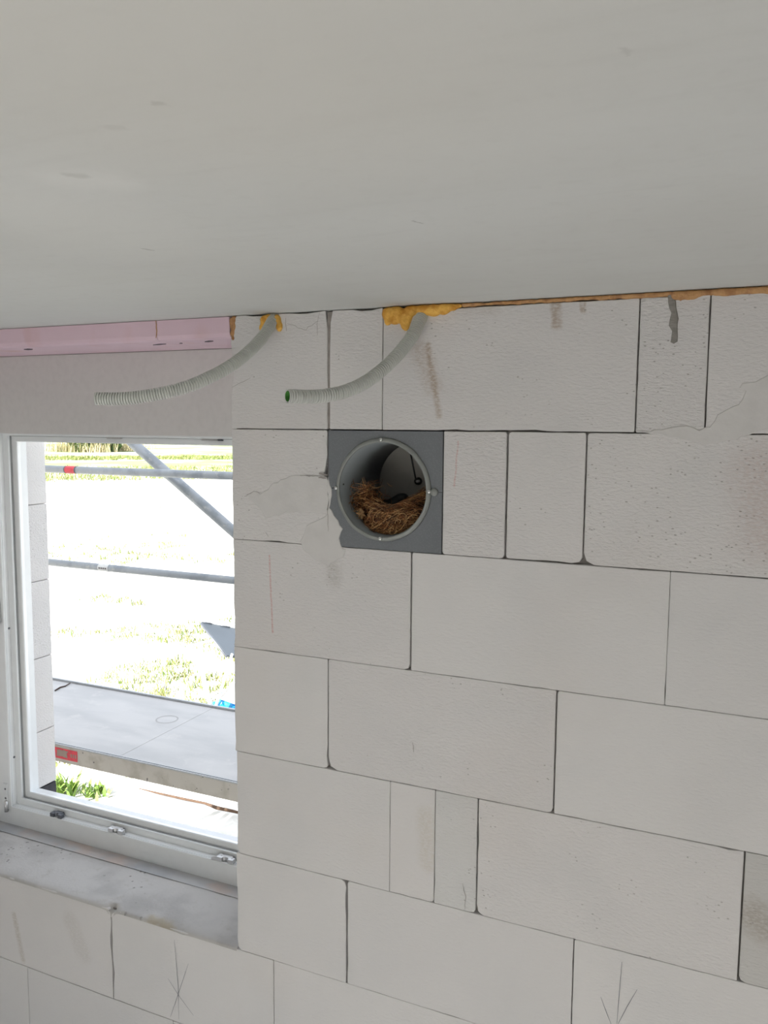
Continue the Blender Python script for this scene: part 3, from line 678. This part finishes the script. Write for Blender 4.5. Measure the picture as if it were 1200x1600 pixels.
sweep('cap_pin', [(k0.x+.004, .179, k0.z+.0005), (k0.x+.004, .1895, k0.z+.0005)], .0035, 'screw', vent, 10)
for i, (sx_, sz_) in enumerate([W(597, 687), W(527, 762), W(596, 841), W(672, 768)]):
    s = sweep('screw', [(sx_, -.0004, sz_), (sx_, -.0078, sz_), (sx_, -.0092, sz_)], [.0040, .0040, .0026], 'screw', vent, 14)
    boxes('screw_slot', [(sx_-.0022, sx_+.0022, -.0096, -.0091, sz_-.0004, sz_+.0004)], 'capdark', s)
bb = W(679, 769)
lathe_y('sealant_dab', [(.0, -.0075), (.005, -.007), (.0078, -.004), (.0085, -.0008), (.0, -.0008)], bb[0], bb[1], 'rim', vent, 20, closed=False, rn=lambda a: 0)
boxes('rim_slot', [(VX-.0972, VX-.0962, .008, .012, VZ+.006, VZ+.009)], 'capdark', vent)
keep(vent)

# ------------------------------------------------------------------ nest, leaf, bird
nest = empty('bird_nest', (VX, .10, VZ-.094), 'brown straw bird nest sitting inside the round pipe', 'nest')
NR = random.Random(11); NY = .105
def inpipe(p, r=.0955):
    d = Vector((p.x-VX, 0, p.z-VZ)); 
    if d.length > r: d = d.normalized()*r; p = Vector((VX+d.x, p.y, VZ+d.z))
    return p
def rimz(th):         # rim height round the cup; front is th = -90 deg
    c = math.cos(th); s = math.sin(th)
    return -.158 + .040*max(0, c)**1.5 + .024*max(0, -c)**1.5 - .006*abs(s) - (.012 if s > 0 else 0)
V = []; F = []; ns, nr = 48, 9
for i in range(ns):
    th = 2*math.pi*i/ns; c, s = math.cos(th), math.sin(th); rz = rimz(th)
    pr = [(.088, VZ-.090), (.092, VZ-.06), (.090, rz-.018), (.080, rz-.007), (.066, rz-.008), (.058, rz-.020), (.045, VZ-.062), (.022, VZ-.070), (.001, VZ-.072)]
    for r, z in pr:
        p = Vector((VX+c*r, NY+s*r*.88, z)); p += Vector((noise.noise(p*60), noise.noise(p*60+Vector((3, 0, 0))), noise.noise(p*60+Vector((0, 4, 0)))))*.006
        V.append(inpipe(p, .0945))
for i in range(ns):
    for j in range(nr-1): F.append((i*nr+j, ((i+1) % ns)*nr+j, ((i+1) % ns)*nr+j+1, i*nr+j+1))
mesh('nest_cup', V, F, 'nest', nest, smooth=True, recalc=True)
SV, SF = [], []
def strand(P, r):
    P, T_, N_ = frames(P); k0 = len(SV)
    for i, (p, t, n_) in enumerate(zip(P, T_, N_)):
        b = t.cross(n_); rr_ = r*(.55 if i in (0, len(P)-1) else 1)
        for a in (0, 2.094, 4.189): SV.append(p+(n_*math.cos(a)+b*math.sin(a))*rr_)
    for i in range(len(P)-1):
        for k in range(3):
            j = (k+1) % 3; SF.append((k0+i*3+k, k0+i*3+j, k0+i*3+3+j, k0+i*3+3+k))
def ring_strands(n, lo, hi, rad, front=True):
    for _ in range(n):
        th = NR.uniform(math.radians(lo), math.radians(hi)); span = NR.uniform(.25, 1.0)*NR.choice((-1, 1))
        rz = rimz(th); zz = NR.uniform(VZ-.092, rz+.003); tilt = NR.uniform(-.035, .035); rr0 = .080+.014*NR.random() if NR.random() < .75 else NR.uniform(.060, .082)
        bow = NR.uniform(-.012, .012); P = []
        ph = NR.uniform(0, 9)
        for k in range(7):
            u = k/6-.5; a = th+span*u; r = rr0+bow*(.25-u*u)*4*.5+.003*noise.noise((ph, k*.9, 0))
            P.append(inpipe(Vector((VX+math.cos(a)*r, NY+math.sin(a)*r*.9, min(zz+tilt*u*2*abs(span)+.004*noise.noise((ph+4, k*.8, 1)), rimz(a)+.006)))))
        strand(P, NR.uniform(rad[0], rad[1]))
ring_strands(1500, -185, 5, (.00035, .00075)); ring_strands(220, 20, 160, (.00035, .0007))
ring_strands(260, -150, -20, (.0005, .0010))
# loose heap at the left, with stalks sticking up
for _ in range(420):
    c = Vector((VX-.066+NR.gauss(0, .016), NR.uniform(.03, .10), VZ-.035+NR.gauss(0, .020))); c.z = min(c.z, VZ+.004)
    d = Vector((NR.gauss(0, 1), NR.gauss(0, .7), NR.gauss(.15, .7))).normalized(); ln = NR.uniform(.018, .045); b = Vector((NR.gauss(0, 1), NR.gauss(0, 1), NR.gauss(0, 1)))*.004
    strand([inpipe(c+d*(ln*(k/4-.5))+b*(1-(k/2-1)**2)) for k in range(5)], NR.uniform(.0004, .0008))
for (a, b_, c_) in (((574, 770), (569, 760), (566, 752)), ((582, 770), (577, 761), (573, 754)), ((560, 785), (554, 781), (549, 780)), ((566, 778), (560, 771), (557, 767)), ((590, 790), (594, 783), (596, 779)), ((600, 804), (594, 797), (590, 794))):
    strand([hit(*q_, 1, .05) for q_ in (a, b_, c_)], .0007)
# loose curled loops hanging at the front
for _ in range(150):
    cx = NR.uniform(575, 655); cy = NR.uniform(800, 828); c = hit(cx, cy, 1, NR.uniform(.012, .03)); a0 = NR.uniform(0, 6.28); sp = NR.uniform(1.5, 5.2); r = NR.uniform(.006, .02)
    nx_ = Vector((NR.gauss(0, .3), -1, NR.gauss(0, .4))).normalized(); e1 = nx_.orthogonal().normalized(); e2 = nx_.cross(e1)
    strand([inpipe(c+(e1*math.cos(a0+sp*k/8)+e2*math.sin(a0+sp*k/8)*.6)*r, .0955) for k in range(9)], NR.uniform(.0004, .0008))
so_ = mesh('straw', SV, SF, 'straw', nest); so_['kind'] = 'stuff'
keep(nest)
lf = []
lc = hit(565, 803, 1, .022); base = [(0, .013), (.004, .006), (.010, .008), (.008, .001), (.012, -.004), (.005, -.005), (.004, -.012), (-.001, -.006), (-.008, -.010), (-.007, -.003), (-.012, .002), (-.006, .004), (-.006, .011)]
nb = len(base); V = [lc+Vector((a*.95, -.003+.004*math.sin(i*1.7), b*.95)) for i, (a, b) in enumerate(base)]+[lc+Vector((0, -.002, 0))]
V += [v+Vector((0, .0006, 0)) for v in V]
F = [((i+1) % nb, nb, i) for i in range(nb)]+[(nb+1+i, 2*nb+1, nb+1+(i+1) % nb) for i in range(nb)]+[(i, nb+1+i, nb+1+(i+1) % nb, (i+1) % nb) for i in range(nb)]
tag(mesh('dry_leaf', V, F, 'leaf', None, recalc=True), 'crumpled brown dry leaf stuck in the straw heap of the nest', 'leaf')
# bird: crouched in the cup, head raised towards the right rim
by = .135
sp = [(578, 796, .004), (584, 795, .010), (592, 797, .021), (602, 799, .0265), (612, 795, .025), (619, 788, .0195), (624, 782.5, .0152), (629, 780, .0138), (634, 780.5, .0115), (637.5, 781.5, .0075), (639.5, 782.5, .0030)]
P = [hit(a, b, 1, by) for a, b, r in sp]; P = catmull(P, 4); rad = []
for i in range(len(sp)-1):
    for k in range(4): rad.append(sp[i][2]+(sp[i+1][2]-sp[i][2])*k/4)
rad.append(sp[-1][2])
bird = empty('bird', P[16]-Vector((0, 0, .026)), 'black bird sitting low in the straw nest with its head raised', 'bird')
sweep('body', P, rad, 'bird', bird, 20)
e = hit(640.5, 783, 1, by); sweep('beak', [hit(637, 781.6, 1, by), e, hit(647, 785.5, 1, by-.004)], [.0038, .0030, .0004], 'beak', bird, 10)
tl = [hit(584, 794, 1, by), hit(574, 790, 1, by+.01), hit(566, 787, 1, by+.02)]; sweep('tail', tl, [.008, .006, .004], 'bird', bird, 10)
ee = hit(631.5, 778.5, 1, by-.0118); bmx = bmesh.new(); bmesh.ops.create_icosphere(bmx, subdivisions=2, radius=.0019); bmesh.ops.translate(bmx, vec=ee, verts=bmx.verts)
me = bpy.data.meshes.new('eye'); bmx.to_mesh(me); bmx.free(); link('eye', me, 'beak', bird)
keep(bird)

# ------------------------------------------------------------------ outdoors: ground, scaffold
GZ = -2.6
def ground():
    V = []; F = []
    ys = [.0, .4, 1, 2, 3, 4, 5, 6, 7, 8, 10, 12, 15, 20, 30, 45, 70, 110, 180, 300]; xs = [-300, -180, -110, -70, -45, -30, -20, -15, -12, -10, -8, -7, -6, -5, -4, -3, -2, -1, 0, 1, 2, 4, 8, 20, 60, 200]
    ys = [-300, -60, -20, -10, -6]+ys
    for y in ys:
        for x in xs: V.append((x, y, GZ+(noise.noise((x*.7, y*.7, 0))*.03 if 1 < y < 20 and -16 < x < 4 else 0)-(.0 if y > -6 else 0)))
    n = len(xs)
    for j in range(len(ys)-1):
        for i in range(n-1): F.append((j*n+i, j*n+i+1, (j+1)*n+i+1, (j+1)*n+i))
    return tag(mesh('ground', V, F, 'ground', None, smooth=True), None, None, kind='structure')
ground()
tag(boxes('wall_plinth', [(XL-.3, XR+.3, YB-.3, WT-.002, GZ-.1, ZF-.251)], 'plainwall'), None, None, kind='structure')
DZ = -1.2; DY0, DY1 = .69, 1.285; SX0, SX1 = -2.62, .47
scf = empty('scaffold', (-1.1, 1.0, GZ), 'tubular scaffold with grey deck and guard rails outside the window', 'scaffold')
SEAM = -.985
for xa, xb in ((SX0, SEAM-.0008), (SEAM+.0008, SX1)): boxes('deck_panel', [(xa, xb, DY0+.012, DY1-.012, DZ-.016, DZ)], 'deck', scf)
boxes('edge_beam', [(SX0, SX1, DY0, DY0+.028, DZ-.068, DZ-.002)], 'edge', scf, .002)
boxes('edge_beam', [(SX0, SX1, DY1-.028, DY1, DZ-.068, DZ-.002)], 'edge', scf, .002)
for y0 in (DY0-.001, DY0+.008): boxes('edge_trim', [(SX0, SX1, y0, y0+.004, DZ-.003, DZ+.0025)], 'alu', scf)
boxes('edge_trim', [(SX0, SX1, DY1-.010, DY1+.002, DZ-.004, DZ+.009)], 'alu', scf)
for x in (SX0, SX1):
    for y in (DY0-.035, DY1+.06):
        s = sweep('standard', [(x, y, GZ+.012), (x, y, .9)], .024, 'tube', scf, 16); boxes('base_plate', [(x-.075, x+.075, y-.075, y+.075, GZ, GZ+.012)], 'tube', s)
    sweep('transom', [(x, DY0-.05, DZ-.092), (x, DY1+.08, DZ-.092)], .022, 'tube', scf, 14)
RY = 1.322
def rail(pa, pb, r):
    a = hit(*pa, 1, RY); b = hit(*pb, 1, RY); z = (a.z+b.z)/2; return sweep('guard_rail', [(SX0, RY, z), (SX1, RY, z)], r, 'tube', scf, 18), z
rl, z1 = rail((75, 733.5), (360, 742.5), .0172)
x0, x1 = hit(104, 735, 1, RY).x, hit(120, 735, 1, RY).x
sweep('red_label', [(x0, RY, z1), (x1, RY, z1)], .0177, 'red', rl, 18, caps=False)
for x in (x0, x1): sweep('label_edge', [(x-.003, RY, z1), (x+.003, RY, z1)], .0178, 'labelink', rl, 18, caps=False)
rl2, z2 = rail((80, 880), (362, 905), .0168)
x0, x1 = hit(156, 886, 1, RY).x, hit(172, 888, 1, RY).x
sweep('paper_label', [(x0, RY, z2), (x1, RY, z2)], .0173, 'whitelabel', rl2, 18, caps=False)
for k in range(4):
    x = x0+(x1-x0)*(.2+.2*k); boxes('label_print', [(x-.004, x+.004, RY-.0180, RY-.0172, z2-.004, z2+.003)], 'labelink', rl2)
BY = DY1+.06+.05
a, b = hit(205, 690, 1, BY), hit(362, 828, 1, BY); sl_ = (b.z-a.z)/(b.x-a.x)
sweep('brace', [(SX0+.03, BY, a.z+sl_*(SX0+.03-a.x)), (SX1-.03, BY, a.z+sl_*(SX1-.03-a.x))], .0235, 'tube', scf, 18)
# red type label on the deck edge (letters worn away)
x0, x1 = hit(91, 1178, 1, DY0).x, hit(121, 1182, 1, DY0).x
boxes('red_label', [(x0-.02, x1, DY0-.0014, DY0-.0002, DZ-.053, DZ-.012)], 'red', scf)
xm = x0+(x1-x0)*.52
prism('worn_patch', wiggle([(x0-.005, DZ-.042), (xm, DZ-.045), (xm-.004, DZ-.03), (xm+.003, DZ-.018), (x0-.005, DZ-.018), (x0-.005, DZ-.042)], .008, .002, 4)[:-1], DY0-.0022, DY0-.0015, 'greylabel', scf)
for k in range(3): boxes('label_print', [(xm+.014+k*.011, xm+.020+k*.011, DY0-.0022, DY0-.0015, DZ-.040, DZ-.026)], 'greylabel', scf)
V = []; F = []; rc = hit(261, 1124, 2, DZ)
for k in range(32):
    a_ = 2*math.pi*k/32
    for q_ in (.040, .046): V.append((rc.x+q_*math.cos(a_), rc.y+q_*math.sin(a_), DZ+.0006))
for k in range(32): j = (k+1) % 32; F.append((2*k, 2*k+1, 2*j+1, 2*j))
mesh('ring_mark', V, F, 'ringmark', scf)
keep(scf)
# thin dark twig on the deck
tp = [hit(*p, 2, DZ+.004) for p in ((86, 1079), (94, 1074), (102, 1072), (110, 1067))]
tag(sweep('twig', tp, [.003, .0035, .003, .002], 'twig', None, 8), 'thin dark twig lying on the grey scaffold deck', 'twig')
# thin brown band on the ground between house and scaffold
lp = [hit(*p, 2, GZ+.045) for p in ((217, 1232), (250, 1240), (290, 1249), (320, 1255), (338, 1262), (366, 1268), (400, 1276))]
tag(sweep('ground_band', [p+Vector((0, 0, .01*noise.noise((i, 0, 0)))) for i, p in enumerate(lp)], [.003, .007, .009, .008, .013, .010, .008], 'brownband', None, 8), 'long thin brown stick lying on bright sandy ground by the scaffold', 'band')

# weeds, grass
GR = random.Random(5)
def blade(V, F, p, h, lean, wd, a):
    d = Vector((math.cos(a), math.sin(a), 0)); s = Vector((-d.y, d.x, 0))*wd; k = len(V)
    V += [p-s, p+s, p+d*lean*.45+Vector((0, 0, h*.6))+s*.8, p+d*lean*.45+Vector((0, 0, h*.6))-s*.8, p+d*lean+Vector((0, 0, h))]
    F += [(k, k+1, k+2, k+3), (k+3, k+2, k+4)]
def weed(pxy, n, spread, h, label):
    c = hit(*pxy, 2, GZ); V = []; F = []
    for _ in range(n):
        p = Vector((c.x+GR.gauss(0, spread), c.y+GR.gauss(0, spread*.8), GZ)); hh = h*GR.uniform(.5, 1.1)
        blade(V, F, p, hh, hh*GR.uniform(.3, 1.1), GR.uniform(.008, .017), GR.uniform(0, 6.28))
    return tag(mesh('weed', V, F, 'weed', None), label, 'plant')
weed((98, 1238), 60, .05, .13, 'leafy green weed growing on the sand close to the window jamb')
weed((150, 1240), 55, .06, .075, 'low spreading green weed growing on the sand below the red deck label')
V, F = [], []
def tuft(x, y, s):
    if x > .2 and y < 2: return
    for _ in range(GR.randint(5, 9)):
        p = Vector((x+GR.gauss(0, s*.55), y+GR.gauss(0, s*.55), GZ-.01)); h = s*GR.uniform(.4, 1.0)
        blade(V, F, p, h, h*GR.uniform(.3, 1.2), s*GR.uniform(.035, .08), GR.uniform(0, 6.28))
axis = Vector((-.68, .73, 0)); side = Vector((.73, .68, 0)); o0 = Vector((1.07, -1.56, 0))
for _ in range(26000):
    t = 6.2*math.exp(GR.random()*2.35); s = GR.uniform(-.36, .55)*t
    p = o0+axis*t+side*s
    if p.y < 1.9: continue
    nz = noise.noise((p.x*.33, p.y*.33, 2))+.6*noise.noise((p.x*1.1, p.y*1.1, 5))
    far = 1 if t < 11.5 else .0
    thr = .09 if t < 11 else (.52 if t < 15.5 else (.05 if t < 20.5 else .62))
    if nz < thr: continue
    tuft(p.x, p.y, GR.uniform(.05, .10)*(1+.012*t))
go = mesh('grass', V, F, 'grass', None); tag(go, 'sparse yellow green grass tufts scattered over the bright sandy field', 'grass', kind='stuff')
V, F = [], []
for _ in range(9000):
    t = GR.choice((GR.uniform(40, 52), GR.uniform(63, 70))); s = GR.uniform(-.36, .5)*t; p = o0+axis*t+side*s; tuft(p.x, p.y, GR.uniform(.15, .30))
tag(mesh('meadow', V, F, 'grass', None), 'strips of greener meadow grass across the far field', 'grass', kind='stuff')
def bush(pxy, wd, ht, label, mat='bush', n=1500):
    c = hit(*pxy, 2, GZ); V = []; F = []
    for _ in range(n):
        a, b, r = GR.uniform(0, 6.28), GR.random(), GR.random()**.4
        p = Vector((c.x+math.cos(a)*r*wd/2*math.sin(math.pi*(.25+.6*b)), c.y+math.sin(a)*r*wd/2*math.sin(math.pi*(.25+.6*b)), GZ+b*ht))
        blade(V, F, p, GR.uniform(.15, .4), GR.uniform(.1, .4), GR.uniform(.05, .10), GR.uniform(0, 6.28))
    root = empty('bush', c, label, 'bush'); mesh('foliage', V, F, mat, root)
    sweep('stem', [c, c+Vector((.1, 0, ht*.5))], [.08, .03], 'twig', root, 8); keep(root); return root
bush((135, 706), 3.4, 2.6, 'dark green bush at the far edge of the field'); bush((168, 706), 2.8, 2.2, 'olive green rounded bush beside the dark one far off')
V, F = [], []
for (a, b) in ((92, 705), (110, 706), (152, 707), (190, 705), (205, 704), (218, 703)):
    c = hit(a, b, 2, GZ)
    for _ in range(160):
        blade(V, F, c+Vector((GR.gauss(0, .7), GR.gauss(0, .7), 0)), GR.uniform(.5, 1.3), GR.uniform(.1, .4), .025, GR.uniform(0, 6.28))
tag(mesh('dry_grass', V, F, 'dry', None), 'tall straw coloured dry grass around the far bushes', 'grass', kind='stuff')

# ------------------------------------------------------------------ white work stand, blue bag
DS = 7.0
fa = hit(338, 1132, 2, GZ); root = empty('work_stand', fa, 'white legged stand with a tilted grey metal board on the field', 'stand')
A_, D_ = dep(314, 974, 7.15), dep(354, 1026, 6.85); u = (dep(366, 984, 7.25)-A_).normalized()*.95
nrm = (D_-A_).cross(u).normalized()*.018
V = [A_, D_, D_+u, A_+u]; V += [v+nrm for v in V]
mesh('board', V, [(0, 1, 2, 3), (7, 6, 5, 4), (0, 4, 5, 1), (1, 5, 6, 2), (2, 6, 7, 3), (3, 7, 4, 0)], 'board', root, recalc=True)
up = Vector((0, 0, 1))
for a_, b_ in ((A_, D_), ): sweep('board_edge', [a_, b_], .011, 'darkmetal', root, 8)
rt = A_+up*.022; V = [rt-up*.022, rt+u-up*.022, rt+u+up*.022, rt+up*.022]; V += [v+Vector((.02, .035, 0)) for v in V]
rail_o = mesh('top_rail', V, [(0, 1, 2, 3), (7, 6, 5, 4), (0, 4, 5, 1), (1, 5, 6, 2), (2, 6, 7, 3), (3, 7, 4, 0)], 'white', root, recalc=True)
un = u.normalized()
for k in (.015, .175, .335):
    q0 = rt+un*k+Vector((.006, -.016, 0)); sweep('slot_handle', [q0, q0+un*.09], .0045, 'darkmetal', rail_o, 8)
f1, f2 = hit(326, 1140, 2, GZ), hit(338, 1132, 2, GZ)
sweep('leg', [D_+u*.04+nrm*2, f1], [.011, .014], 'white', root, 10); sweep('leg', [dep(311, 1005, 7.2), dep(320, 1070, 7.0), f2], [.012, .020, .022], 'white', root, 10)
sweep('crossbar', [dep(311, 1005, 7.2), A_+u*.1+(D_-A_)*.4], .011, 'white', root, 10)
f3 = f1+u*.8; sweep('leg', [D_+u*.85+nrm*2, f3], .012, 'white', root, 10); sweep('leg', [A_+u*.9, f2+u*.8], .012, 'white', root, 10)
t0, t1, t2, t3 = dep(342, 1092, 6.95), dep(364, 1066, 6.95), dep(420, 1085, 6.95), dep(400, 1112, 6.95)
V = [t0, t1, t2, t3]; nn_ = (t1-t0).cross(t3-t0).normalized()*.012; V += [v+nn_ for v in V]
tr = mesh('lower_tray', V, [(0, 1, 2, 3), (7, 6, 5, 4), (0, 4, 5, 1), (1, 5, 6, 2), (2, 6, 7, 3), (3, 7, 4, 0)], 'zinc', root, recalc=True)
sweep('tray_edge', [t0, t1, t2], .010, 'white', tr, 8)
keep(root)
bc = hit(356, 1128, 2, GZ); bm = bmesh.new(); bmesh.ops.create_icosphere(bm, subdivisions=4, radius=1)
for v in bm.verts:
    k = 1+.22*noise.noise(v.co*2.4)+.12*noise.noise(v.co*6); v.co = Vector((v.co.x*.13*k, v.co.y*.13*k, max(0, (v.co.z*.5+.5)*.24*k)))+bc
me = bpy.data.meshes.new('bag'); bm.to_mesh(me); bm.free(); tag(link('bag', me, 'blue'), 'crumpled bright blue plastic bag by the foot of the white stand', 'bag')
